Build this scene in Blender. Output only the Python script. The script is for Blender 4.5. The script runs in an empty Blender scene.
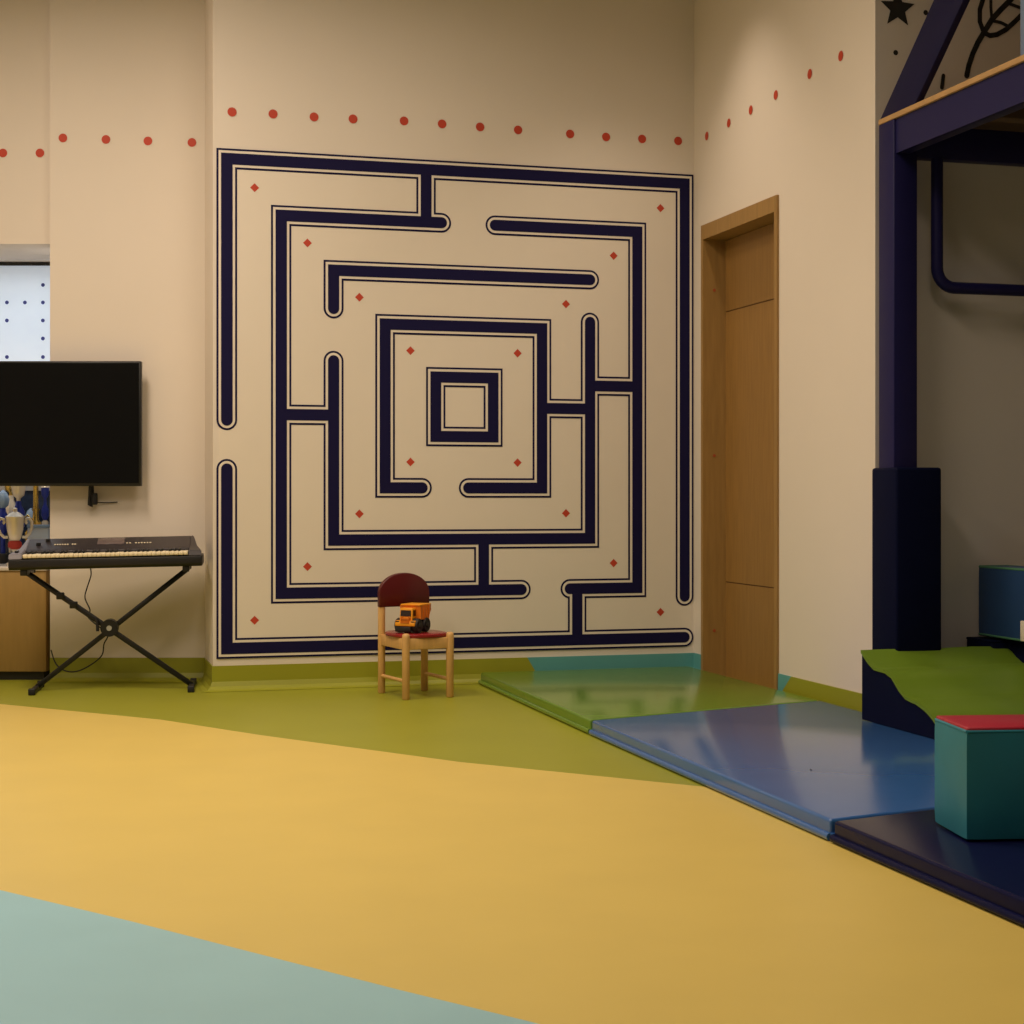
import bpy, bmesh, math, random
from mathutils import Vector, Matrix
random.seed(7)
SC = bpy.context.scene
COL = SC.collection
PI = math.pi
F = 1650.0            # focal length in pixels of the 1024 frame
H = 0.95              # eye height
HZ = 496.0            # horizon row
TH = math.radians(15.7)
CT, ST = math.cos(TH), math.sin(TH)

def px(x, y, d):      # point seen at a pixel at depth d (used to take measurements)
    return Vector(((x-512)/F*d, d, H+(HZ-y)/F*d))
def L(lx, ly, z=0.0): # room axes: lx along the maze wall, ly towards it
    return Vector((lx*CT-ly*ST, lx*ST+ly*CT, z))
RM = Matrix.Rotation(TH, 4, 'Z')

# ------------------------------------------------------------------ materials
def lin(c):
    return tuple(((v/12.92) if v <= .04045 else ((v+.055)/1.055)**2.4) for v in c)
def mat(name, rgb, rough=.5, metal=0., noise=.04, scale=6., bump=0., bscale=80., coat=0., spec=.5, stretch=None):
    m = bpy.data.materials.new(name); m.use_nodes = True
    nt = m.node_tree; b = nt.nodes['Principled BSDF']
    r = lin([v/255. for v in rgb])
    tc = nt.nodes.new('ShaderNodeTexCoord')
    mp = nt.nodes.new('ShaderNodeMapping')
    if stretch: mp.inputs['Scale'].default_value = stretch
    nt.links.new(tc.outputs['Object'], mp.inputs[0])
    n = nt.nodes.new('ShaderNodeTexNoise'); n.inputs['Scale'].default_value = scale; n.inputs['Detail'].default_value = 4
    nt.links.new(mp.outputs[0], n.inputs['Vector'])
    cr = nt.nodes.new('ShaderNodeValToRGB')
    cr.color_ramp.elements[0].position = .3; cr.color_ramp.elements[1].position = .7
    cr.color_ramp.elements[0].color = (*[v*(1-noise) for v in r], 1)
    cr.color_ramp.elements[1].color = (*[min(1, v*(1+noise)) for v in r], 1)
    nt.links.new(n.outputs['Fac'], cr.inputs[0]); nt.links.new(cr.outputs[0], b.inputs['Base Color'])
    b.inputs['Roughness'].default_value = rough; b.inputs['Metallic'].default_value = metal
    b.inputs['Specular IOR Level'].default_value = spec
    if coat: b.inputs['Coat Weight'].default_value = coat; b.inputs['Coat Roughness'].default_value = .12
    if bump:
        n2 = nt.nodes.new('ShaderNodeTexNoise'); n2.inputs['Scale'].default_value = bscale
        nt.links.new(mp.outputs[0], n2.inputs['Vector'])
        bp = nt.nodes.new('ShaderNodeBump'); bp.inputs['Strength'].default_value = bump; bp.inputs['Distance'].default_value = .002
        nt.links.new(n2.outputs['Fac'], bp.inputs['Height']); nt.links.new(bp.outputs[0], b.inputs['Normal'])
    return m
def emit(name, rgb, strength):
    m = mat(name, rgb, .3)
    b = m.node_tree.nodes['Principled BSDF']
    b.inputs['Emission Color'].default_value = (*lin([v/255. for v in rgb]), 1); b.inputs['Emission Strength'].default_value = strength
    return m

M = {}
M['wall'] = mat('wall_paint', (226, 215, 203), .75, noise=.015, scale=1.5, bump=.08, bscale=220, spec=.3)
M['paper'] = mat('alcove_wallpaper', (214, 206, 200), .8, noise=.02, scale=2)
M['ceil'] = mat('ceiling_paint', (225, 220, 210), .9)
M['yellow'] = mat('vinyl_yellow', (216, 190, 100), .42, noise=.025, scale=3, bump=.04, bscale=300)
M['green'] = mat('vinyl_green', (150, 151, 38), .4, noise=.03, scale=3, bump=.04, bscale=300)
M['teal'] = mat('vinyl_teal', (150, 196, 208), .42, noise=.03, scale=3, bump=.04, bscale=300)
M['skirt_teal'] = mat('skirting_teal', (92, 160, 160), .45, noise=.03)
M['dot_red'] = mat('dot_red', (190, 62, 36), .6)
M['dot_blue'] = mat('dot_blue', (60, 70, 140), .6)
M['panel'] = mat('mural_ground', (228, 217, 203), .7, noise=.01, spec=.3)
M['navy_print'] = mat('navy_print', (24, 21, 62), .65, noise=.03, spec=.12)
M['black_print'] = mat('black_print', (26, 24, 26), .7)
M['door'] = mat('door_veneer', (150, 112, 58), .5, noise=.10, scale=9, stretch=(6, 6, .5))
M['door_frame'] = mat('door_frame_veneer', (158, 122, 68), .5, noise=.10, scale=9, stretch=(6, 6, .5))
M['groove'] = mat('door_groove', (96, 66, 34), .7)
M['screw'] = mat('screw_cap', (170, 80, 45), .5)
M['beech'] = mat('beech_wood', (214, 168, 104), .45, noise=.10, scale=10, stretch=(8, 8, .8))
M['plywood'] = mat('plywood_edge', (190, 150, 100), .6, noise=.10, scale=14)
M['red_paint'] = mat('red_lacquer', (84, 12, 16), .35, noise=.04)
M['seat_red'] = mat('seat_red', (140, 30, 34), .22, noise=.04)
M['truck'] = mat('yellow_plastic', (240, 160, 30), .4, noise=.02)
M['truck_orange'] = mat('orange_plastic', (226, 122, 26), .4, noise=.02)
M['rubber'] = mat('black_rubber', (22, 22, 24), .6)
M['glass_dark'] = mat('dark_glass', (40, 24, 20), .1)
M['tv_screen'] = mat('tv_screen', (9, 9, 10), .35, noise=0., spec=.18)
M['tv_case'] = mat('tv_case', (14, 14, 15), .4)
M['black_metal'] = mat('black_metal', (18, 18, 20), .45)
M['piano'] = mat('keyboard_plastic', (50, 44, 48), .45, noise=.03)
M['piano_low'] = mat('keyboard_base_plastic', (20, 18, 20), .5)
M['piano_grey'] = mat('keyboard_grey_plastic', (128, 124, 134), .45)
M['white_key'] = mat('white_key', (236, 222, 190), .3)
M['black_key'] = mat('black_key', (14, 12, 13), .35)
M['display'] = mat('lcd_display', (112, 98, 96), .25)
M['cab'] = mat('cabinet_veneer', (158, 126, 68), .5, noise=.07, scale=8, stretch=(6, 6, .6))
M['cab_top'] = mat('cabinet_top', (205, 195, 180), .4)
M['plinth'] = mat('cabinet_plinth', (40, 38, 30), .6)
M['navy_steel'] = mat('navy_steel', (32, 30, 78), .42, noise=.03, spec=.18)
M['navy_pad'] = mat('navy_padding', (20, 19, 62), .5, noise=.04, spec=.18)
M['navy_vinyl'] = mat('navy_vinyl', (15, 19, 46), .5, noise=.05, scale=8, spec=.18)
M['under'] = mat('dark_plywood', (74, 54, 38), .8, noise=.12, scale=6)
M['mat_green'] = mat('mat_green_vinyl', (98, 134, 44), .22, noise=.03, coat=.25, bump=.05, bscale=8)
M['mat_blue'] = mat('mat_blue_vinyl', (56, 102, 168), .2, noise=.04, coat=.4, bump=.05, bscale=8)
M['mat_navy'] = mat('mat_navy_vinyl', (18, 21, 60), .24, noise=.05, spec=.4, bump=.05, bscale=8)
M['wave_green'] = mat('wave_green_vinyl', (110, 138, 40), .35, noise=.05, scale=5, bump=.2, bscale=10)
M['cube_teal'] = mat('cube_teal_vinyl', (40, 126, 148), .4, noise=.06, scale=6, bump=.2, bscale=12)
M['cube_red'] = mat('cube_red_vinyl', (170, 34, 58), .38, noise=.05, bump=.2, bscale=12)
M['cushion_blue'] = mat('cushion_blue_vinyl', (30, 62, 104), .5, noise=.06)
M['piping'] = mat('teal_piping', (70, 120, 90), .5)
M['white_foam'] = mat('white_vinyl', (225, 215, 195), .5)
M['pale_blue'] = mat('pale_blue_fabric', (120, 140, 176), .7, noise=.08)
M['gold'] = mat('gold_metal', (226, 190, 96), .25, metal=.8)
M['silver'] = mat('silver_metal', (240, 232, 214), .25, metal=.3)
M['ribbon_red'] = mat('red_ribbon', (180, 52, 40), .6)
M['blue_glaze'] = mat('blue_metal', (42, 62, 170), .3, metal=.3)
M['pale_box'] = mat('pale_box', (218, 234, 250), .4)
M['crystal'] = mat('pale_crystal', (150, 180, 215), .2)
M['dark_panel'] = mat('showcase_back', (38, 52, 78), .25, noise=.5, scale=14)
M['film'] = emit('frosted_film_daylight', (206, 218, 232), .40)
M['alu'] = mat('aluminium', (190, 192, 196), .35, metal=.6)
M['socket'] = mat('wall_socket', (225, 220, 210), .5)

for k_ in ('mat_navy', 'navy_vinyl'): M[k_].node_tree.nodes['Principled BSDF'].inputs['IOR'].default_value = 1.18

# ------------------------------------------------------------------ mesh builder
class MB:
    def __init__(s): s.bm = bmesh.new(); s.mats = []; s.cur = 0
    def use(s, m):
        if m not in s.mats: s.mats.append(m)
        s.cur = s.mats.index(m); return s
    def _f(s, vs, smooth=False):
        try: f = s.bm.faces.new(vs)
        except ValueError: return None
        f.material_index = s.cur; f.smooth = smooth; return f
    def quad(s, a, b, c, d): s._f([s.bm.verts.new(p) for p in (a, b, c, d)]); return s
    def poly(s, pts): s._f([s.bm.verts.new(p) for p in pts]); return s
    def box(s, lo, hi, mx=None, bev=0., seg=2):
        mx = mx or Matrix.Identity(4)
        c = [(x, y, z) for x in (lo[0], hi[0]) for y in (lo[1], hi[1]) for z in (lo[2], hi[2])]
        t = bmesh.new()
        v = [t.verts.new(p) for p in c]
        for q in ((0,1,3,2),(4,6,7,5),(0,4,5,1),(2,3,7,6),(0,2,6,4),(1,5,7,3)): t.faces.new([v[i] for i in q])
        if bev: bmesh.ops.bevel(t, geom=t.edges[:], offset=bev, segments=seg, affect='EDGES', profile=.5)
        s.merge(t, mx, smooth='mix' if bev else False); return s
    def merge(s, t, mx=None, smooth=False):
        mx = mx or Matrix.Identity(4)
        t.verts.ensure_lookup_table()
        mp = {v: s.bm.verts.new(mx @ v.co) for v in t.verts}
        big = max([f.calc_area() for f in t.faces] or [0])*.12 if smooth == 'mix' else 1e9
        for f in t.faces: s._f([mp[v] for v in f.verts], bool(smooth) and f.calc_area() < big)
        t.free()
    def prism(s, pts, d, mx=None, bev=0., seg=2):  # polygon (3d points) extruded by vector d
        t = bmesh.new(); n = len(pts); d = Vector(d)
        a = [t.verts.new(p) for p in pts]; b = [t.verts.new(Vector(p)+d) for p in pts]
        t.faces.new(a[::-1]); t.faces.new(b)
        for i in range(n): t.faces.new((a[i], a[(i+1) % n], b[(i+1) % n], b[i]))
        bmesh.ops.recalc_face_normals(t, faces=t.faces[:])
        if bev: bmesh.ops.bevel(t, geom=[e for e in t.edges], offset=bev, segments=seg, affect='EDGES', profile=.5)
        s.merge(t, mx, smooth='mix' if bev else False); return s
    def tube(s, pts, r, n=10, r2=None, cap=True):
        pts = [Vector(p) for p in pts]; rings = []
        up = Vector((0, 0, 1)); N = len(pts)
        for i, p in enumerate(pts):
            d = ((pts[min(i+1, N-1)]-pts[max(i-1, 0)])).normalized()
            if i == 0:
                a = d.cross(up)
                if a.length < .05: a = d.cross(Vector((1, 0, 0)))
            else: a = a-d*a.dot(d)
            a.normalize(); b = d.cross(a)
            rr = r if r2 is None else r+(r2-r)*i/(N-1)
            rings.append([s.bm.verts.new(p+(a*math.cos(2*PI*k/n)+b*math.sin(2*PI*k/n))*rr) for k in range(n)])
        for i in range(N-1):
            for k in range(n): s._f([rings[i][k], rings[i][(k+1) % n], rings[i+1][(k+1) % n], rings[i+1][k]], True)
        if cap: s._f(rings[0][::-1]); s._f(rings[-1])
        return s
    def lathe(s, prof, c=(0, 0, 0), n=20, mx=None):  # prof: (r, z)
        mx = mx or Matrix.Translation(c); rings = []
        for r, z in prof:
            rings.append([s.bm.verts.new(mx @ Vector((r*math.cos(2*PI*k/n), r*math.sin(2*PI*k/n), z))) for k in range(n)])
        for i in range(len(prof)-1):
            for k in range(n): s._f([rings[i][k], rings[i][(k+1) % n], rings[i+1][(k+1) % n], rings[i+1][k]], True)
        s._f(rings[0][::-1]); s._f(rings[-1]); return s
    def disc(s, P, r, n=18): # P(u,v) maps plane to 3d
        s._f([s.bm.verts.new(P(r*math.cos(2*PI*k/n), r*math.sin(2*PI*k/n))) for k in range(n)]); return s
    def build(s, name, m=None, parent=None, loc=(0, 0, 0), rz=0., auto=True):
        bmesh.ops.recalc_face_normals(s.bm, faces=s.bm.faces[:])
        me = bpy.data.meshes.new(name); s.bm.to_mesh(me); s.bm.free()
        me.set_sharp_from_angle(angle=math.radians(50))
        for mm in ([m] if m else []) + [x for x in s.mats if x is not m]: me.materials.append(mm)
        o = bpy.data.objects.new(name, me); COL.objects.link(o)
        if parent: o.parent = parent
        o.location = loc; o.rotation_euler = (0, 0, rz)
        return o
def ob(name, m, parent=None):    # builder shorthand: b = ob(...); b.xxx; b.done()
    b = MB(); b.use(m); b.done = lambda **k: b.build(name, None, parent, **k); return b
def empty(name, loc=(0, 0, 0), rz=0., label=None, cat=None, group=None, kind=None):
    o = bpy.data.objects.new(name, None); COL.objects.link(o)
    o.location = loc; o.rotation_euler = (0, 0, rz); o.empty_display_size = .1
    return tag(o, label, cat, group, kind)
def tag(o, label=None, cat=None, group=None, kind=None):
    if label: o['label'] = label
    if cat: o['category'] = cat
    if group: o['group'] = group
    if kind: o['kind'] = kind
    return o
def struct(o, cat=None): o['kind'] = 'structure'; return o

# ------------------------------------------------------------------ key room lines (room axes)
BY = 8.13            # maze wall
RX = 3.284           # right wall
LX = .7727           # left end of the maze wall
AY = 6.15            # alcove wall / near end of right wall
NY = 8.45            # recessed wall with the television (world Y)
NXR, NXL = -1.572, -2.366
ZC = 3.95

# ------------------------------------------------------------------ floor
def at(x, y): d = F*H/(y-HZ); return Vector(((x-512)/F*d, d, 0))
gy = [at(0, 704), at(160, 719.5), at(260, 735), at(460, 762), at(697, 786)]
ty = [at(0, 890), at(130, 921), at(259, 954), at(400, 990), at(540, 1024)]
def ext(line):
    a = line[0]-(line[1]-line[0]).normalized()*3.0; b = line[-1]+(line[-1]-line[-2]).normalized()*3.5
    return [a]+line+[b]
gy, ty = ext(gy), ext(ty)
b = MB()
b.use(M['green']); b.poly(gy+[Vector((gy[-1].x+.1, 10.2, 0)), Vector((gy[0].x, 10.2, 0))])
b.use(M['yellow']); b.poly(ty+gy[::-1])
b.use(M['teal']); b.poly([Vector((ty[0].x, -2.6, 0)), Vector((ty[-1].x, -2.6, 0))]+ty[::-1])
xr = 6.4
b.use(M['green']); b.quad(gy[-1], Vector((xr, gy[-1].y, 0)), Vector((xr, 10.2, 0)), Vector((gy[-1].x+.1, 10.2, 0)))
b.use(M['yellow']); b.quad(ty[-1], Vector((xr, ty[-1].y, 0)), Vector((xr, gy[-1].y, 0)), gy[-1])
b.use(M['teal']); b.quad(Vector((ty[-1].x, -2.6, 0)), Vector((xr, -2.6, 0)), Vector((xr, ty[-1].y, 0)), ty[-1])
struct(b.build('floor'))
o = MB().use(M['ceil']).box((-6.5, -2.6, ZC), (6.5, 10.2, ZC+.1)).build('ceiling'); struct(o)

# ------------------------------------------------------------------ walls
def onwall_back(u, v, off=.002): return L(u, BY-off, v)
def pix_back(x, y):              # pixel -> (lx, z) on the maze wall
    a = math.atan((x-512)/F)+TH; lx = BY*math.tan(a); d = lx*ST+BY*CT
    return lx, H+(HZ-y)/F*d
def pix_right(x, y):             # pixel -> (ly, z) on the right wall
    a = math.atan((x-512)/F)+TH; ly = RX/math.tan(a); d = RX*ST+ly*CT
    return ly, H+(HZ-y)/F*d
def pix_alc(x, y):
    a = math.atan((x-512)/F)+TH; lx = AY*math.tan(a); d = lx*ST+AY*CT
    return lx, H+(HZ-y)/F*d

b = MB().use(M['wall']); b.box((LX, BY, 0), (RX+.2, BY+.6, ZC), RM)
b.use(M['dot_red'])
for x, y in ((232,112),(273,114),(314,117),(353,119),(404,121),(442,124),(480,127),(518,130),(570,134),(606,137),(642,139),(678,141)):
    u, v = pix_back(x, y); b.disc(lambda p, q: onwall_back(u+p, v+q), .0225)
struct(b.build('wall_back'))

b = MB().use(M['wall']); b.box((NXL, NY, 0), (NXR+.05, NY+.9, ZC))
b.use(M['dot_red'])
for x, y in ((63,138),(106,139.5),(148,141),(192,142.5)):
    p = px(x, y, NY); b.disc(lambda q, w: Vector((p.x+q, NY-.002, p.z+w)), .0225)
struct(b.build('wall_recess'))
HY = NY+.06
b = MB().use(M['wall']); b.box((-4.6, HY, 2.25), (NXL, NY+.9, ZC))
b.use(M['dot_red'])
for x, y in ((3,153),(40,153)):
    p = px(x, y, HY); b.disc(lambda q, w: Vector((p.x+q, HY-.002, p.z+w)), .0225)
struct(b.build('wall_showcase'))
o = MB().use(M['wall']).box((-4.7, -2.6, 0), (-4.6, NY+.9, ZC)).build('wall_left'); struct(o)

# right wall with the door opening
D0, D1, DZ = BY-.1245, BY-1.053, 2.356
b = MB().use(M['wall'])
b.box((RX, D0, 0), (RX+.16, BY, ZC), RM)
b.box((RX, D1, DZ), (RX+.16, D0, ZC), RM)
b.box((RX, AY, 0), (RX+.16, D1, ZC), RM)
b.use(M['dot_red'])
for x, y in ((707,136),(729,123),(751,110),(776,95),(810,74),(841,56)):
    u, v = pix_right(x, y); b.disc(lambda p, q: L(RX-.002, u+p, v+q), .0225)
struct(b.build('wall_right'))

# alcove wall with the line drawings
def strip(b, pts, w, P, cap=True, n=8):
    for (x0, y0), (x1, y1) in zip(pts, pts[1:]):
        l = math.hypot(x1-x0, y1-y0) or 1e-6; nx, ny = -(y1-y0)/l*w/2, (x1-x0)/l*w/2
        b.poly([P(x0+nx, y0+ny), P(x0-nx, y0-ny), P(x1-nx, y1-ny), P(x1+nx, y1+ny)])
    for x0, y0 in (pts if cap else pts[1:-1]):
        b.poly([P(x0+w/2*math.cos(2*PI*k/16), y0+w/2*math.sin(2*PI*k/16)) for k in range(16)])
b = MB().use(M['paper']); b.box((RX+.161, AY, 0), (5.6, AY+.16, ZC), RM)
b.box((RX, AY-.004, 0), (5.6, AY, ZC), RM)
b.use(M['black_print'])
cnt = [0]
def PA(u, v): return L(u, AY-.006-cnt[0]*.0002, v)
def A(pts): return [pix_alc(*p) for p in pts]
cu, cv = pix_alc(897, 9)
st = []
for k in range(10):
    r = .082 if k % 2 == 0 else .036
    a = PI/2+k*PI/5; st.append((cu+r*math.cos(a), cv+r*math.sin(a)))
b.poly([PA(*p) for p in st])
for x, y in ((925,13),(895,53)):
    u, v = pix_alc(x, y); b.disc(lambda p, q: PA(u+p, v+q), .011)
for pts, w in (
    ([(966,76),(968,66),(972,54),(977,43),(983,33),(991,20),(1000,10),(1010,0),(1022,-14)], .024),
    ([(983,33),(979,22),(979,10),(982,0),(988,-12),(998,-24),(1022,-30)], .021),
    ([(983,33),(989,36),(996,35),(1005,30),(1014,22),(1022,14),(1032,2),(1036,-12)], .021),
    ([(991,20),(990,8),(990,-2)], .014),
    ([(991,21),(1000,23),(1006,26)], .014),
    ([(1008,4),(1016,7),(1022,9)], .014),
    ([(941,88),(942,80),(942.5,76)], .017)):
    cnt[0] += 1; strip(b, A(pts), w, PA)
struct(b.build('wall_alcove'))
o = MB().use(M['wall']).box((5.6, -3.5, 0), (5.7, AY+.16, ZC), RM).build('wall_play_side'); struct(o)

# ------------------------------------------------------------------ coved skirting
def skirt(name, runs):
    b = MB()
    prof = [(0, 0.0), (-.055, .0015), (-.03, .008), (-.014, .022), (-.006, .045), (-.005, .122), (0, .122)]
    for m, p0, p1, nrm, *sl in runs:
        b.use(M[m]); s0_, s1_, m0_, m1_ = (list(sl)+[0]*4)[:4]; tn = (Vector(p1)-Vector(p0)).normalized()
        E0 = lambda z: tn*s0_*(.122-z); E1 = lambda z: tn*s1_*(.122-z)
        p0, p1, nrm = Vector(p0), Vector(p1), Vector(nrm)
        for (a, za), (c, zc) in zip(prof, prof[1:]):
            b.quad(p0-nrm*a+Vector((0,0,za))+E0(za)+tn*a*m0_, p1-nrm*a+Vector((0,0,za))+E1(za)-tn*a*m1_, p1-nrm*c+Vector((0,0,zc))+E1(zc)-tn*c*m1_, p0-nrm*c+Vector((0,0,zc))+E0(zc)+tn*c*m0_)
    return struct(b.build(name))
nb, nr, nl = L(0,-1), L(-1,0), L(-1,0)
s0 = pix_back(527, 655)[0]
skirt('baseboard_back', [('green', L(LX,BY), L(s0,BY), nb, 0, .6, 1, 0), ('skirt_teal', L(s0,BY), L(RX,BY), nb, .6, 0),
    ('green', L(LX,BY+.43), L(LX,BY), nl, 0, 0, 0, 1)])
skirt('baseboard_recess', [('green', (NXL,NY,0), (NXR,NY,0), (0,-1,0))])
sk = pix_right(792, 675)[0]
skirt('baseboard_right', [('skirt_teal', L(RX,BY), L(RX,D0), nr), ('skirt_teal', L(RX,D1), L(RX,sk), nr, 0, -1.2), ('green', L(RX,sk), L(RX,AY), nr, -1.2, 0)])
# diagonal end of the teal stretch
# ------------------------------------------------------------------ door
d = empty('door_1', L(RX, (D0+D1)/2), TH, kind='structure')
hw = (D0-D1)/2
f = ob('door_frame', M['door_frame'], d)
f.box((-.012, hw-.03, 0), (.15, hw, DZ)); f.box((-.012, -hw, 0), (.15, -hw+.03, DZ)); f.box((-.012, -hw+.03, DZ-.075), (.15, hw-.03, DZ))
fr = f.done()
for z in (2.02, 1.16, .25):
    s_ = ob('screw_cap', M['screw'], fr); s_.tube([(.05, hw-.0305, z), (.05, hw-.033, z)], .008, 12); s_.done()
lf = ob('door_leaf', M['door'], d)
zz = [.003, .50, .506, 1.905, 1.911, DZ-.078]
for z0, z1 in ((zz[0], zz[1]), (zz[2], zz[3]), (zz[4], zz[5])): lf.box((.112, -hw+.032, z0), (.148, hw-.032, z1))
lf.use(M['groove']); lf.box((.116, -hw+.034, .01), (.146, hw-.034, DZ-.08))
lf.done()

# ------------------------------------------------------------------ wall mural: a plain labyrinth of navy bars
mu = empty('wall_mural', L((.8057+3.262)/2, BY, 1.401), TH,
     'large square wall mural of nested navy labyrinth bars on the wall behind the chair', 'mural')
g = ob('mural_panel', M['panel'], mu)
hs = 1.23
g.box((-hs, -.003, -hs), (hs, -.0005, hs)); g.use(M['dot_red'])
for r in (1.06, .80, .54, .28):
    for sx in (-1, 1):
        for sy in (-1, 1):
            u, v = sx*r, sy*r
            g.poly([Vector((u+p*.022, -.0036, v+q*.022)) for p, q in ((0,1),(1,0),(0,-1),(-1,0))])
g.done()
paths = []
FR = 1.195
paths += [[(-FR,-.08),(-FR,FR),(FR,FR),(FR,-.98)], [(FR,-FR),(-FR,-FR),(-FR,-.32)]]
r = .93; paths += [[(-.12,r),(-r,r),(-r,-r),(.30,-r)], [(.56,-r),(r,-r),(r,r),(.16,r)]]
r = .67; paths += [[(-r,.22),(-r,-r),(r,-r),(r,.45)], [(r,.70),(-r+.22,r)], [(-r,.46),(-r,.62)]]
paths[-2] = [(r,r),(-r,r),(-r,.48)]; paths.pop()
r = .41; paths += [[(.02,-r),(r,-r),(r,r),(-r,r),(-r,-r),(-.22,-r)]]
r = .15; paths += [[(-r,-r),(-r,r),(r,r),(r,-r),(-r,-r)]]
paths += [[(-.93,-.05),(-.67,-.05)], [(.67,.12),(.93,.12)], [(.1,-.67),(.1,-.93)], [(.41,0),(.67,0)], [(-.2,.93),(-.2,1.195)], [(.6,-.93),(.6,-1.195)]]
def PM(off): return lambda u, v: Vector((u, off, v))
def ribbon(b, pts, w, P):
    h = w/2; closed = pts[0] == pts[-1]
    P2 = [Vector((p[0], p[1])) for p in pts]
    n = len(P2); d = [(P2[i+1]-P2[i]).normalized() for i in range(n-1)]
    nm = [Vector((-q.y, q.x)) for q in d]
    Lp, Rp = [], []
    for i in range(n):
        if closed: a, c = nm[i-1 if i else -1], nm[i if i < n-1 else 0]
        else: a, c = nm[max(i-1, 0)], nm[min(i, n-2)]
        m = a+c; m = m/(m.dot(a) or 1)
        Lp.append(P2[i]+m*h); Rp.append(P2[i]-m*h)
    for i in range(n-1):
        b.poly([P(*q) for q in (Lp[i], Rp[i], Rp[i+1], Lp[i+1])])
    if not closed:
        for c, dd in ((P2[0], -d[0]), (P2[-1], d[-1])):
            t = Vector((-dd.y, dd.x))
            b.poly([P(*(c+t*h*math.cos(PI*k/12)+dd*h*math.sin(PI*k/12))) for k in range(13)])
bars = ob('labyrinth_bars', M['navy_print'], mu)
# outline, pale gap, solid core: three printed layers
k = 0
for w, m, base in ((.100, 'navy_print', -.0040), (.080, 'panel', -.0052), (.056, 'navy_print', -.0064)):
    bars.use(M[m])
    for i, p in enumerate(paths): ribbon(bars, p, w, PM(base-i*.00005))
bars.done()
# ------------------------------------------------------------------ showcase niche, window, cabinet
WY = 9.18
w1 = struct(empty('window_1', (-3.4, WY, 0)))
g = ob('window_frame', M['alu'], w1)
zt, zm = 2.243, 1.0
g.use(M['plinth']); g.box((-1.2, -.02, zt-.012), (1.03, .03, zt)); g.use(M['alu'])
g.box((.985, -.03, .0), (1.03, .03, zt-.012)); g.box((-1.2, -.02, zm-.02), (.985, .03, zm+.02)); g.done()
g = ob('frosted_pane', M['film'], w1); g.box((-1.2, 0, zm+.02), (.985, .012, zt-.012))
g.use(M['dot_blue'])
for x, y in ((43,285),(43,302.5),(43,320.5),(43,338.5),(43,357),(25,302.5),(7,302.5),(7,320.5),(7,357)):
    p = px(x, y, WY); g.disc(lambda q, w: Vector((p.x+3.4+q, -.002, p.z+w)), .0105)
g.done()
g = ob('lower_panel', M['dark_panel'], w1); g.box((-1.2, 0, .0), (.985, .012, zm-.02)); g.done()

cb = empty('low_cabinet', (-3.2, NY+.05, 0), 0, 'low wooden cabinet under the trophies, left of the keyboard stand', 'cabinet')
cr = .80
g = ob('body', M['cab'], cb); g.box((-1.0, 0, .045), (cr, .60, .565), bev=.003); g.done()
g = ob('top', M['cab_top'], cb); g.box((-1.0, -.008, .565), (cr+.004, .60, .583), bev=.002); g.done()
g = ob('plinth', M['plinth'], cb); g.box((-.98, .03, 0), (cr-.02, .58, .045)); g.done()

CZ = .583
def handle_pts(s_, r0, z0, z1, out):   # curled scroll handle
    p = [(0,0),(.35,-.02),(.75,.18),(1,.5),(.98,.85),(.72,1.05),(.42,1.0),(.35,.82),(.52,.74)]
    return [(s_*(r0+out*a), 0, z0+(z1-z0)*b_) for a, b_ in p]
t = empty('trophy', (px(15,0,8.72).x, 8.72, CZ), .3, 'silver two-handled trophy cup with red band on the cabinet', 'trophy', 'trophies on the cabinet')
g = ob('base', M['silver'], t); g.lathe([(.045,0),(.045,.012),(.03,.02),(.014,.035),(.011,.07),(.02,.085)]); g.done()
g = ob('red_band', M['ribbon_red'], t); g.lathe([(.02,.085),(.036,.098),(.036,.118),(.028,.13)]); g.done()
g = ob('cup', M['silver'], t); g.lathe([(.022,.13),(.032,.145),(.042,.19),(.047,.25),(.05,.258),(.046,.26),(.03,.275),(.012,.285),(.012,.30),(.004,.306)]); g.done()
for s in (-1, 1):
    g = ob('handle', M['silver'], t); g.tube(handle_pts(s, .036, .15, .245, .05), .008, 8); g.done()
t = empty('display_box', (px(39.5,0,8.95).x, 8.95, CZ), .1, 'pale blue box behind the left end of the keyboard', 'box')
g = ob('carton', M['pale_box'], t); g.box((-.055,-.05,0),(.055,.05,.195), bev=.004); g.done()
g = ob('lid', M['crystal'], t); g.box((-.058,-.053,.195),(.058,.053,.212), bev=.004); g.done()
bx = t.location.copy()
t = empty('trophy', (bx.x-.02, bx.y, CZ+.212), 0, 'gold column trophy standing on the pale blue box', 'trophy', 'trophies on the cabinet')
g = ob('base', M['gold'], t); g.lathe([(.03,0),(.03,.012),(.018,.024),(.015,.07),(.024,.085)]); g.done()
g = ob('column', M['gold'], t); g.lathe([(.014,.085),(.014,.30),(.02,.31),(.02,.32)]); g.done()
g = ob('handle', M['gold'], t); g.tube([(-.016,0,.02),(-.045,0,.05),(-.064,0,.035),(-.06,0,.008)], .006, 8); g.done()
t = empty('trophy', (bx.x+.033, bx.y-.01, CZ+.212), 0, 'small blue and silver trophy on the right of the pale blue box', 'trophy', 'trophies on the cabinet')
g = ob('base', M['silver'], t); g.lathe([(.018,0),(.018,.015),(.009,.025)]); g.done()
g = ob('cup', M['blue_glaze'], t); g.lathe([(.010,.025),(.021,.05),(.019,.085),(.009,.11),(.007,.14),(.02,.16),(.022,.2)]); g.done()
g = ob('lid', M['silver'], t); g.lathe([(.023,.2),(.02,.21),(.008,.225),(.004,.24)]); g.done()
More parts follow.
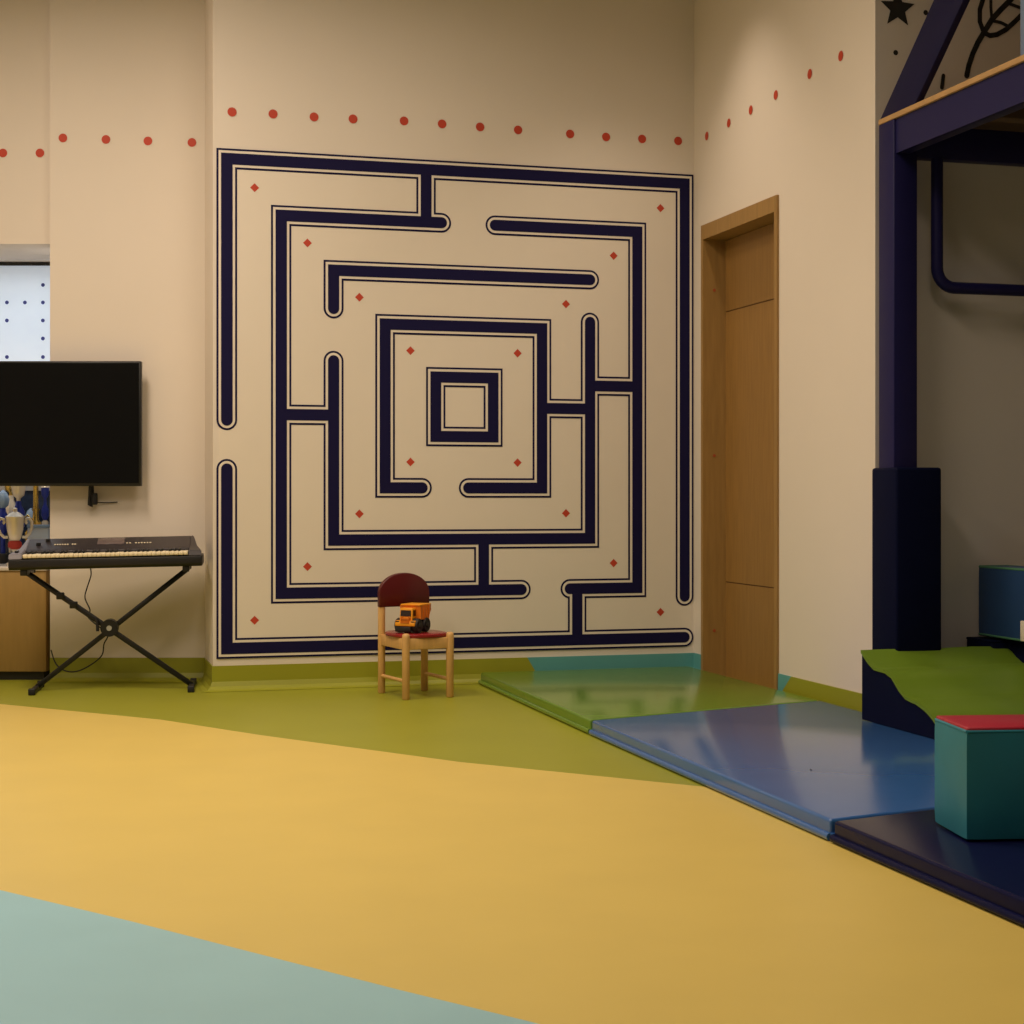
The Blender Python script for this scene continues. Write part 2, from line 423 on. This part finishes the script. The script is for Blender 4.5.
for (x, y, lab, hh, m1, m2) in ((3, 8.98, 'blue trophy with crystal top, leftmost behind the silver cup', .40, 'blue_glaze', 'crystal'),
                       (18.5, 8.87, 'slim dark blue trophy between the silver cup and gold column', .44, 'blue_glaze', 'silver'),
                       (31, 9.085, 'slim gold trophy with crystal top behind the gold column', .30, 'gold', 'crystal'),
                       (11, 9.10, 'tall silver trophy at the back between the two blue ones', .47, 'silver', 'gold')):
    t = empty('trophy', (px(x,0,y).x, y, CZ), 0, lab, 'trophy', 'trophies on the cabinet')
    g = ob('base', M['plinth'], t); g.lathe([(.036,0),(.036,.05),(.03,.055)]); g.done()
    k_ = (hh-.1)/.30
    g = ob('column', M[m1], t); g.lathe([(.013,.055),(.013,.16*k_),(.032,.18*k_),(.034,.25*k_),(.016,.28*k_),(.014,hh-.1)]); g.done()
    g = ob('finial', M[m2], t)
    if m2 == 'crystal': g.lathe([(.012,hh-.1),(.03,hh-.085),(.036,hh-.05),(.022,hh-.015),(.004,hh)], n=6)
    else: g.lathe([(.010,hh-.1),(.012,hh-.085),(.03,hh-.07),(.036,hh-.04),(.038,hh-.01),(.034,hh-.01),(.026,hh-.05)])
    g.done()

# ------------------------------------------------------------------ television
tvY = 8.34
p0, p1 = px(141, 361, tvY), px(141, 486, tvY)
tw, th = 1.13, p0.z-p1.z
tv = empty('television', (p0.x-tw/2, tvY, p1.z), 0, 'black flat-screen television on the wall above the keyboard', 'television')
g = ob('case', M['tv_case'], tv); g.box((-tw/2, 0, 0), (tw/2, .035, th), bev=.004)
g.box((-.25, .035, .1), (.25, .06, th-.1), bev=.005); g.done()
g = ob('screen', M['tv_screen'], tv); g.box((-tw/2+.010, -.0015, .014), (tw/2-.010, .004, th-.010)); g.done()
g = ob('wall_bracket', M['black_metal'], tv); g.box((.0, .06, .15), (.42, NY-tvY, .45)); g.done()
cx = px(91, 0, 8.40).x-tv.location.x
g = ob('power_cable', M['rubber'], tv)
g.tube([(cx, .05, .03), (cx-.006, .06, -.03), (cx-.012, .07, -.095), (cx-.004, .08, -.105), (cx+.004, .08, -.05), (cx+.002, .07, .02)], .008, 8)
g.box((cx+.002, .06, -.095), (cx+.028, .09, -.035), bev=.006)
g.tube([(cx+.02, .095, -.084), (cx+.08, .10, -.085), (cx+.125, .10, -.082)], .003, 6)
g.done()

# ------------------------------------------------------------------ keyboard and stand
KA = math.radians(9)
kc = px(109, 0, 8.08); kc.z = 0
S = empty('keyboard_stand', (kc.x, 8.08, 0), KA, 'black folding X-shaped stand holding the electronic keyboard', 'stand')
cxl, czl = .003, .305
bt = .0125
def bar(b, p, q, w):
    p, q = Vector(p), Vector(q); d = (q-p).normalized(); a = Vector((0, 1, 0)); c = d.cross(a)
    b.prism([p+a*w+c*w, p+a*w-c*w, p-a*w-c*w, p-a*w+c*w], q-p, bev=.003, seg=1)
UL, UR, LL, LR = (-.385,0,.5745), (.375,0,.588), (-.345,0,.018), (.40,0,.018)
g = ob('leg', M['black_metal'], S); bar(g, UL, LR, bt); lg1 = g.done()
g = ob('leg', M['black_metal'], S); bar(g, (UR[0],.027,UR[2]), (LL[0],.027,LL[2]), bt); lg2 = g.done()
hub = ob('hub', M['black_metal'], S); hub.tube([(cxl,-.03,czl),(cxl,.045,czl)], .042, 24); hb = hub.done()
n_ = ob('hub_cap', M['alu'], hb); n_.tube([(cxl,-.034,czl),(cxl,-.03,czl)], .013, 16); n_.done()
for nm, (x, z), y0, m0 in (('top_support', (UL[0], UL[2]+.008), 0, 0), ('top_support', (UR[0], UR[2]+.008), .027, 0), ('foot', (LL[0], .0135), .027, 1), ('foot', (LR[0], .0135), 0, 1)):
    g = ob(nm, M['black_metal'], S)
    g.box((x-.0125, -.17 if m0 else -.15, z-.0125), (x+.0125, .17 if m0 else .15, z+.0125), bev=.003); o_ = g.done()
    for yy in ((-.175, .165) if m0 else (-.155, .145)):
        e = ob('end_cap', M['rubber'], o_); e.box((x-.016, yy, z-.0133), (x+.016, yy+.03, z+.018), bev=.004); e.done()
# height adjusting pins on the left arm
dv = Vector(LR)-Vector(UL)
for tt, l in ((.20, .026), (.28, .026), (.42, .05)):
    p = Vector(UL)+dv*tt
    g = ob('pin', M['black_metal'], S)
    if l < .03: g.box((p.x-.02, -.03, p.z-.016), (p.x+.018, -.012, p.z+.018), bev=.004)
    else: g.tube([(p.x, -.02, p.z+.012), (p.x+.004, -.03, p.z-.05)], .008, 8)
    g.done()

KW = .905
K = empty('electronic_keyboard', (kc.x, 8.08, .6035), KA, 'dark electronic piano keyboard lying on the X-shaped stand', 'keyboard')
hx = KW/2
g = ob('lower_case', M['piano_low'], K)
g.prism([(-hx,-.175,.012),(-hx,-.16,0),(-hx,.16,0),(-hx,.175,.02),(-hx,.175,.05),(-hx,-.175,.05)], (KW,0,0), bev=.004); g.done()
g = ob('control_panel', M['piano'], K)
g.prism([(-hx+.06,-.03,.05),(-hx+.06,-.03,.085),(-hx+.06,.02,.098),(-hx+.06,.15,.14),(-hx+.06,.17,.138),(-hx+.06,.175,.05)], (KW-.12,0,0), bev=.004); cp = g.done()
for s in (-1, 1):
    g = ob('end_cheek', M['piano_grey'] if s < 0 else M['piano'], K)
    x0, x1 = (-hx, -hx+.062) if s < 0 else (hx-.062, hx)
    xo, xi = (x0, x1) if s < 0 else (x1, x0)
    a_ = [(-.175,.05),(-.165,.078),(.02,.099),(.15,.141),(.17,.139),(.175,.05)]
    # outer side leans in towards the back, as seen from above
    t_ = bmesh.new(); A_ = [t_.verts.new((xi, y, z)) for y, z in a_]
    B_ = [t_.verts.new((xo-s*.05*max(0,(y+.175)/.35), y, z)) for y, z in a_]
    t_.faces.new(A_); t_.faces.new(B_[::-1])
    for i in range(6): t_.faces.new((A_[i], A_[(i+1)%6], B_[(i+1)%6], B_[i]))
    bmesh.ops.recalc_face_normals(t_, faces=t_.faces[:]); bmesh.ops.bevel(t_, geom=t_.edges[:], offset=.004, segments=2, affect='EDGES')
    g.merge(t_, smooth=True); ec = g.done()
    if s < 0:
        e = ob('pitch_wheel', M['black_key'], ec); e.box((-hx+.025,-.13,.078),(-hx+.042,-.09,.092), bev=.003); e.done()
kx0, kx1 = -hx+.066, hx-.066
kw = (kx1-kx0)/36
wk = bk = None
for i in range(36):
    x = kx0+kw*i
    if wk is None:
        g = ob('white_key', M['white_key'], K); g.box((.0005,-.168,.056),(kw-.0005,-.03,.074), bev=.0015, seg=1); o_ = wk = g.done()
    else:
        o_ = wk.copy(); COL.objects.link(o_)
    o_.location = (x, 0, 0)
    if i < 35 and i % 7 in (0, 1, 3, 4, 5):
        if bk is None:
            g = ob('black_key', M['black_key'], K); g.box((-.0055,-.132,.07),(.0055,-.031,.086), bev=.002, seg=1); o_ = bk = g.done()
        else:
            o_ = bk.copy(); COL.objects.link(o_)
        o_.location = (x+kw, 0, 0)
def on_panel(y): return .098+(y-.02)*(.042/.13)
sl = math.atan2(.042, .13)
g = ob('display', M['display'], cp)
g.box((-.065,-.045,-.002),(.065,.045,.003), Matrix.Translation((.005,.095,on_panel(.095)))@Matrix.Rotation(sl,4,'X'), bev=.001); g.done()
bt0 = None
for grp in ([-.165-.012*i for i in range(0,9)], [.085+.014*i for i in range(0,9)]):
    for i, x in enumerate(grp):
        if i == 2: continue
        if bt0 is None:
            g = ob('button', M['white_key'], cp); g.box((-.0045,-.004,0),(.0045,.004,.005), Matrix.Rotation(sl,4,'X'), bev=.001, seg=1); bt0 = o_ = g.done()
        else:
            o_ = bt0.copy(); COL.objects.link(o_)
        o_.location = (x, .06, on_panel(.06)-.001)
for y0, xx in ((.11, -.30), (.06, -.34)):
    g = ob('knob', M['black_key'], cp); g.lathe([(.012,0),(.011,.014),(.0,.014)], (xx, y0, on_panel(y0)-.002), 14); g.done()
K.rotation_euler.y = -.018
# supply lead from the keyboard down to the floor
lead = [px(90,566,8.27), px(91,575,8.28), px(87,588,8.28), px(85,598,8.27), px(90,610,8.26), px(88,617,8.26), px(82,615,8.27)]
lead2 = [px(108,634,8.20), px(104,644,8.25), px(102,655,8.27), px(92,664,8.29), px(78,671,8.30), px(66,671,8.31), px(56,664,8.34), px(51,650,8.37)]
def smooth(pts, n=6):
    out = []
    for i in range(len(pts)-1):
        p0 = pts[max(i-1,0)]; p1 = pts[i]; p2 = pts[i+1]; p3 = pts[min(i+2,len(pts)-1)]
        for k in range(n):
            t = k/n
            out.append(.5*((2*p1)+(p2-p0)*t+(2*p0-5*p1+4*p2-p3)*t*t+(3*p1-p0-3*p2+p3)*t**3))
    return out+[pts[-1]]
Ki = (Matrix.Translation(K.location)@Matrix.Rotation(KA,4,'Z')@Matrix.Rotation(-.018,4,'Y')).inverted()
full = lead[:-1]+[px(98,626,8.16)]+lead2
g = ob('power_lead', M['rubber'], K); g.tube([Ki@p for p in smooth([Vector(p) for p in full])], .0035, 6); g.done()

# ------------------------------------------------------------------ child's chair
CH = empty('child_chair', (-.461, 7.875, 0), math.radians(27), 'small wooden child chair with red seat and rounded red backrest', 'chair')
lx, lyy = .113, .148
for x in (-lx, lx):
    g = ob('leg', M['beech'], CH); g.lathe([(.014,0),(.0175,.004),(.0185,.29),(.017,.303),(.01,.308),(.001,.309)], (x,-lyy,0), 16); g.done()
    g = ob('leg', M['beech'], CH); g.lathe([(.014,0),(.0175,.004),(.0175,.410),(.016,.418)], (x,lyy,0), 16); g.done()
g = ob('seat_frame', M['beech'], CH)
for x in (-lx, lx): g.box((x-.009,-lyy+.005,.232),(x+.009,lyy-.005,.284), bev=.002)
for y in (-lyy, lyy): g.box((-lx+.005,y-.009,.232),(lx-.005,y+.009,.284), bev=.002)
g.done()
for x in (-lx, lx):
    g = ob('stretcher', M['beech'], CH); g.tube([(x,-lyy+.01,.085),(x,lyy-.01,.085)], .0085, 10); g.done()
g = ob('seat', M['seat_red'], CH)
pts = []
for k in range(48):
    a = 2*PI*k/48; c, s = math.cos(a), math.sin(a); e = 2/2.6
    pts.append((.136*abs(c)**e*(1 if c > 0 else -1), -.010+.157*abs(s)**e*(1 if s > 0 else -1), .285))
g.prism(pts, (0,0,.017), bev=.004); g.done()
g = ob('backrest', M['red_paint'], CH)
pts = [(-.132,lyy-.020,.415),(.132,lyy-.020,.415)]
for k in range(25):
    a = PI*k/24; pts.append((.132*math.cos(a), lyy-.020, .475+.103*math.sin(a)**.9 if 0 < k < 24 else .475))
g.prism(pts, (0,.030,0), bev=.005); g.done()

# ------------------------------------------------------------------ toy dump truck on the seat
TR = empty('toy_truck', (-.474, 7.843, .3025), math.radians(-24), 'yellow toy dump truck standing on the red chair seat', 'toy truck')
g = ob('chassis', M['truck'], TR); g.box((-.03,-.068,.022),(.03,.072,.046), bev=.003)
g.box((-.052,-.075,.046),(.052,-.030,.060), bev=.003)
g.box((-.052,-.078,.034),(.052,-.066,.052), bev=.003); g.done()
g = ob('bumper', M['rubber'], TR); g.box((-.054,-.076,.006),(.030,-.058,.033), bev=.005); g.done()
g = ob('cab', M['truck'], TR)
g.prism([(-.036,-.062,.058),(-.036,-.056,.118),(-.036,-.012,.118),(-.036,-.012,.050),(-.036,-.062,.050)], (.066,0,0), bev=.003); cbm = g.done()
e = ob('windscreen', M['glass_dark'], cbm); e.prism([(-.030,-.0635,.080),(-.030,-.0605,.108),(.024,-.0605,.108),(.024,-.0635,.080)], (0,.006,0)); e.done()
e = ob('side_window', M['glass_dark'], cbm); e.box((.0295,-.05,.080),(.0308,-.022,.108)); e.done()
g = ob('grille', M['truck_orange'], TR)
for i in range(4): g.box((-.020,-.0825,.050+.006*i),(.022,-.060,.0535+.006*i))
g.box((-.022,-.080,.048),(-.019,-.06,.075)); g.box((.021,-.080,.048),(.024,-.06,.075)); g.done()
for x in (-.040, .040):
    g = ob('headlight', M['glass_dark'], TR); g.box((x-.010,-.0765,.052),(x+.010,-.0735,.058), bev=.001, seg=1); g.done()
g = ob('dump_bed', M['truck_orange'], TR)
g.prism([(-.055,-.015,.070),(-.055,-.020,.128),(-.055,.085,.132),(-.055,.090,.105),(-.055,.06,.062)], (.004,0,0))
g.prism([(.051,-.015,.070),(.051,-.020,.128),(.051,.085,.132),(.051,.090,.105),(.051,.06,.062)], (.004,0,0))
g.box((-.055,-.018,.066),(.055,-.012,.13)); g.box((-.055,-.015,.062),(.055,.07,.068)); g.box((-.055,.082,.10),(.055,.088,.132))
for yy in (.01,.035,.06): g.box((-.058,yy,.07),(.058,yy+.006,.128))
g.use(M['truck']); g.box((-.050,-.024,.128),(.056,.088,.135), bev=.002); g.done()
for x in (-1, 1):
    for y in (-.037, .042):
        g = ob('wheel', M['rubber'], TR); g.lathe([(.020,-.017),(.031,-.017),(.035,-.011),(.035,.011),(.031,.017),(.020,.017)], n=24, mx=Matrix.Translation((x*.043,y,.035))@Matrix.Rotation(PI/2,4,'Y')); wo = g.done()
        e = ob('hub', M['plinth'], wo); e.lathe([(.013,.0),(.013,.004),(.006,.007),(.001,.007)], n=14, mx=Matrix.Translation((x*.060,y,.035))@Matrix.Rotation(x*PI/2,4,'Y')); e.done()

# ------------------------------------------------------------------ floor mats (corners measured on the ground)
MT = .06
def gp(x, y, z=0.): d = F*(H-z)/(y-HZ); return Vector(((x-512)/F*d, d, 0))
def mat_thing(name, cs, m, label, scuff=None):
    c = sum(cs, Vector())/len(cs); n = len(cs)
    r = empty(name, c, 0, label, 'floor mat', 'floor mats along the right wall')
    q = [Vector((p.x-c.x, p.y-c.y, 0)) for p in cs]
    g = ob('padding', m, r); g.prism([p+Vector((0,0,.004)) for p in q], (0,0,MT-.004), bev=.009, seg=3)
    if scuff: k = scuff-c; g.use(M['rubber']); g.poly([(k.x+.004*math.cos(a*PI/4), k.y+.014*math.sin(a*PI/4), MT+.0006) for a in range(8)])
    g.done()
    # welted seam running round the bottom
    g = ob('welt', m, r); lp = [p+Vector((0,0,.012))+p.normalized()*.002 for p in q]
    for a, bb in zip(lp, lp[1:]+lp[:1]): g.tube([a, bb], .0115, 8)
    g.done(); return r
Lfar = L(2.10, 8.058); A0 = gp(591, 735); A1 = gp(832, 842)
dirn = L(0,-1)
A2 = A1+dirn*1.55
Rfar = L(3.225, 8.062); 
R0 = L(3.235, 6.56); R1 = A1+(L(math.cos(math.radians(13)), math.sin(math.radians(13))))*1.32
gap = .010
lsd = (A1-A0).normalized()
mat_thing('floor_mat', [Lfar, A0-lsd*gap, R0+L(0,gap), Rfar], M['mat_green'], 'green floor mat in the corner in front of the wooden door')
rd = (R1-R0).normalized()
mat_thing('floor_mat', [A0+lsd*gap, A1-lsd*gap, R1-rd*gap, L(3.765,5.3), L(3.765,5.915), L(3.235,5.915), R0+L(0,-gap)], M['mat_blue'], 'glossy mid-blue floor mat between the green and navy mats', gp(811, 770, MT))
R2 = R1+dirn*1.6
mat_thing('floor_mat', [A1+lsd*gap, A2, R2, R1+rd*gap], M['mat_navy'], 'dark navy floor mat nearest the camera, under the teal foam cube')

# ------------------------------------------------------------------ soft play: wave block, cube, seat
far = gp(862, 719.7, MT); 
WB = empty('foam_wave_ramp', (far.x, far.y, MT), TH, 'navy foam ramp with wavy green top beside the right wall', 'play block')
wpx = [(862,650),(866,656),(869,660.5),(875,667),(880,668.5),(886,670),(892.5,675),(896,681),(900,688),(906.5,696),(912,699),(917,701),(925,707),(930,712),(934,717)]
prof = []
flx = far.x*CT+far.y*ST; fly = -far.x*ST+far.y*CT
for x, y in wpx:
    a = math.atan((x-512)/F)+TH; ly = flx/math.tan(a); dd = flx*ST+ly*CT
    prof.append((ly-fly, H+(HZ-y)/F*dd-MT))
e0 = prof[-1]
prof += [(e0[0]-.05, e0[1]-.035), (e0[0]-.10, e0[1]-.055), (e0[0]-.15, e0[1]-.06), (e0[0]-.21, e0[1]-.07)]
WW = .66
g = ob('side_body', M['navy_vinyl'], WB)
pl = [(0, y, z-.006) for y, z in prof]
g.prism([(0, prof[0][0], .002)]+pl+[(0, prof[-1][0], .002)], (WW,0,0)); g.done()
g = ob('wavy_cover', M['wave_green'], WB)
t_ = bmesh.new(); NX = 12
rows = []
for y, z in prof:
    rows.append([(-.006+(WW+.012)*i/NX, y, z+.002*math.sin(i*.9+y*5)*min(1, .3+i/NX)) for i in range(NX+1)])
top = [[t_.verts.new(p) for p in r_] for r_ in rows]; bot = [[t_.verts.new((p[0], p[1], p[2]-.012)) for p in r_] for r_ in rows]
for i in range(len(rows)-1):
    for j in range(NX):
        t_.faces.new((top[i][j], top[i][j+1], top[i+1][j+1], top[i+1][j])); t_.faces.new((bot[i][j], bot[i+1][j], bot[i+1][j+1], bot[i][j+1]))
    t_.faces.new((top[i][0], top[i+1][0], bot[i+1][0], bot[i][0])); t_.faces.new((top[i][NX], bot[i][NX], bot[i+1][NX], top[i+1][NX]))
for i in (0, len(rows)-1):
    for j in range(NX): t_.faces.new((top[i][j], top[i][j+1], bot[i][j+1], bot[i][j]))
bmesh.ops.recalc_face_normals(t_, faces=t_.faces[:]); g.merge(t_, smooth=True); g.done()
g = ob('front_edge', M['navy_vinyl'], WB); g.box((0, prof[-1][0]-.012, .002), (WW, prof[-1][0]-.001, prof[-1][1]-.02)); g.done()

cz = gp(966.5, 842.5, MT)
CU = empty('foam_cube', (cz.x, cz.y, MT), math.radians(5), 'teal foam cube with red top on the navy mat', 'play block')
S3 = .295
def puffy(b, lo, hi, bul, n=8, mx=None):  # soft box with bulging faces
    t = bmesh.new(); bmesh.ops.create_cube(t, size=1.0)
    bmesh.ops.subdivide_edges(t, edges=t.edges[:], cuts=n, use_grid_fill=True)
    lo, hi = Vector(lo), Vector(hi); c = (lo+hi)/2; h_ = (hi-lo)/2
    for v in t.verts:
        q = v.co*2; k = [1-q[i]**2 for i in range(3)]
        d_ = Vector((q[0]*k[1]*k[2], q[1]*k[0]*k[2], q[2]*k[0]*k[1]))*bul
        e_ = sum(1 for i in range(3) if abs(q[i]) > .98)
        sc = 1-.006*(e_ == 2)-.014*(e_ == 3)
        v.co = Vector((c[0]+h_[0]*q[0]*sc+d_[0], c[1]+h_[1]*q[1]*sc+d_[1], c[2]+h_[2]*q[2]*sc+d_[2]))
    b.merge(t, mx, smooth=True); return b
g = ob('body', M['cube_teal'], CU); puffy(g, (0,0,.006), (S3,S3*.82,S3-.008), .008); g.done()
g = ob('top_panel', M['cube_red'], CU); g.box((.003,.003,S3-.012),(S3-.003,S3*.82-.003,S3), bev=.004); g.done()
g = ob('seam', M['cube_teal'], CU)
lp = [(.004,.004,S3-.012),(S3-.004,.004,S3-.012),(S3-.004,S3*.82-.004,S3-.012),(.004,S3*.82-.004,S3-.012)]
for a, bb in zip(lp, lp[1:]+lp[:1]): g.tube([a, bb], .005, 8)
g.done()

# foam seat behind the ramp
pe = px(974, 640, 6.72); slx = pe.x*CT+pe.y*ST; sly = -pe.x*ST+pe.y*CT
slx += .065
FS = empty('foam_step', L(slx, AY-.02), TH, 'navy foam step against the alcove wall behind the wavy ramp', 'play block')
sh = .36
x1 = 3.775-slx
g = ob('body', M['navy_vinyl'], FS)
g.prism([(0,-.20,.002),(x1,-.20,.002),(x1,-.85,.002),(.75,-.85,.002),(.75,0,.002),(0,0,.002)], (0,0,sh-.002), bev=.012, seg=3); g.done()
g = ob('piping', M['navy_vinyl'], FS)
lp = [(.004,-.196,sh-.004),(x1+.004,-.196,sh-.004),(x1+.004,-.846,sh-.004),(.746,-.846,sh-.004),(.746,-.004,sh-.004),(.004,-.004,sh-.004)]
for a, bb in zip(lp, lp[1:]+lp[:1]): g.tube([a, bb], .005, 8)
g.done()
FC = empty('foam_cushion', L(slx+.035, AY-.06, .370), TH, 'blue foam cushion with piped edge standing on the navy step', 'cushion')
chh = .29
g = ob('body', M['cushion_blue'], FC); puffy(g, (0,-.62,0), (.14,0,chh), .006); g.done()
g = ob('piping', M['piping'], FC)
lp = [(.004,-.616,chh-.004),(.136,-.616,chh-.004),(.136,-.004,chh-.004),(.004,-.004,chh-.004)]
for a, bb in zip(lp, lp[1:]+lp[:1]): g.tube([a, bb], .006, 8)
lp = [(.004,-.616,.006),(.004,-.004,.006)]
g.tube(lp, .006, 8); g.done()

g = ob('piece', M['white_foam'], FC); g.box((-.016,-.375,.004),(.0,-.33,.085), bev=.003); g.done()['label'] = 'white patch'  # stands in for a small unidentified white object before the cushion

# ------------------------------------------------------------------ play frame
x0, y0 = 3.285, 5.975
PF = empty('play_frame', L(x0, y0), TH, 'navy steel play house frame with padded post and plywood deck', 'play frame')
W2, D2 = 1.75, 3.3  # depth lengthened out of view so the deck keeps the alcove dark
pw = .10
ZB0, ZB1 = 2.33, 2.468
def post(x, y):
    g = ob('post', M['navy_steel'], PF); g.box((x, y, 0), (x+pw+.006, y+pw+.025, ZB1), bev=.004); return g.done()
for (x, y) in ((-.010,0),(W2,0),(0,-D2),(W2,-D2)): post(x, y)
g = ob('post_pad', M['navy_vinyl'], PF)
g.box((-.024,-.045,.004),(-.008+.19,.163,1.065), bev=.012, seg=3); g.done()
g = ob('beam', M['navy_steel'], PF); g.box((.004, -D2+pw, ZB0), (.06, 0, ZB1), bev=.003); g.box((0, -D2+pw, ZB0), (.012, 0, ZB1)); g.done()
g = ob('beam', M['navy_steel'], PF); g.box((W2+.04, -D2+pw, ZB0), (W2+.096, 0, ZB1), bev=.003); g.done()
g = ob('beam', M['navy_steel'], PF); g.box((pw, .05, ZB0), (W2, .11, ZB1), bev=.003); g.done()
g = ob('beam', M['navy_steel'], PF); g.box((pw, -D2+.01, ZB0), (W2, -D2+.07, ZB1), bev=.003); g.done()
g = ob('deck', M['plywood'], PF); g.box((-.012, -D2, ZB1), (W2+pw, pw+.025, ZB1+.022), bev=.002); g.done()
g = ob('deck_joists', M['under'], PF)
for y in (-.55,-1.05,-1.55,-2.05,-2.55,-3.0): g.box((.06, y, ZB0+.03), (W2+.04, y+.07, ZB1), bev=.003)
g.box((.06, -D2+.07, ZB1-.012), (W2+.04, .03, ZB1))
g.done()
g = ob('rafter', M['navy_pad'], PF)
zr = ZB1+.022
def raf(yb, sgn):
    w = .285; run = 1.3; rise = 1.12
    return [(0.0, yb, zr), (0.0, yb-sgn*w, zr), (0.0, yb-sgn*(w+run), zr+rise), (0.0, yb-sgn*run, zr+rise)]
g.prism([(x-.008,y,z) for x,y,z in raf(pw+.02, 1)], (.03,0,0), bev=.003); g.done()
g = ob('rafter', M['navy_pad'], PF); g.prism(raf(-D2, -1), (.03,0,0), bev=.003); g.done()
g = ob('guard_panel', M['pale_blue'], PF); g.box((.10, -.82, zr), (.13, -.72, zr+.9), bev=.01); g.done()
# hanging round rail
zb = 1.805; xv = .118+.0; yv = .06
def arc(cx_, cz_, r_, a0, a1, n=8): return [(cx_+r_*math.cos(a0+(a1-a0)*k/n), yv, cz_+r_*math.sin(a0+(a1-a0)*k/n)) for k in range(n+1)]
p_ = px(936, 0, 6.70); al = math.atan((937-512)/F)+TH; xv = (y0+yv)*math.tan(al)-x0
xe = xv+1.2
g = ob('rail', M['navy_steel'], PF)
g.tube([(xv, yv, ZB0+.003)]+arc(xv+.08, zb+.08, .08, PI, 1.5*PI)+arc(xe-.08, zb+.08, .08, 1.5*PI, 2*PI)+[(xe, yv, ZB0+.003)], .0245, 14); g.done()

# ------------------------------------------------------------------ camera
cd = bpy.data.cameras.new('camera'); cam = bpy.data.objects.new('camera', cd); COL.objects.link(cam)
cam.location = (0, 0, H); cam.rotation_euler = (PI/2, 0, 0)
cd.sensor_width = 36; cd.lens = 36*F/1024; cd.shift_y = -(512-HZ)/1024; cd.clip_start = .05
SC.camera = cam

# ------------------------------------------------------------------ light: ceiling lamps, added fill lamps and a faint warm ambient
def area(name, loc, size, power, col, rot=(0,0,0), sy=None):
    l = bpy.data.lights.new(name, 'AREA'); l.energy = power; l.color = col; l.size = size
    if sy: l.shape = 'RECTANGLE'; l.size_y = sy
    o = bpy.data.objects.new(name, l); COL.objects.link(o); o.location = loc; o.rotation_euler = rot; return o
warm = (1, .82, .64)
for lx, ly, pw_ in ((-.5, 6.6, 62), (1.2, 6.1, 24), (-1.2, 4.3, 41), (1.0, 4.3, 25), (1.7, 2.6, 20)):  # last one is added to brighten the near floor on the right
    p = L(lx, ly, ZC-.03); area('ceiling_lamp_light', p, .5, pw_, warm, (0, 0, TH), 1.2).data.spread = math.radians(162)
sl_ = bpy.data.lights.new('downlight', 'SPOT'); sl_.energy = 60; sl_.color = warm; sl_.spot_size = math.radians(80); sl_.spot_blend = .9; sl_.shadow_soft_size = .06
so = bpy.data.objects.new('downlight', sl_); COL.objects.link(so); so.location = L(2.75, 7.35, ZC-.02)
area('added_niche_light', (-2.75, 8.72, 2.20), .7, 3, (.9, .95, 1), sy=.05)  # added lamp that brightens the trophies in the niche
w = bpy.data.worlds.new('world'); SC.world = w; w.use_nodes = True
w.node_tree.nodes['Background'].inputs[0].default_value = (1, .85, .68, 1); w.node_tree.nodes['Background'].inputs[1].default_value = .04
SC.view_settings.view_transform = 'Standard'; SC.view_settings.look = 'None'
SC.view_settings.gamma = 1; SC.view_settings.use_curve_mapping = False
SC.view_settings.exposure = 0.07
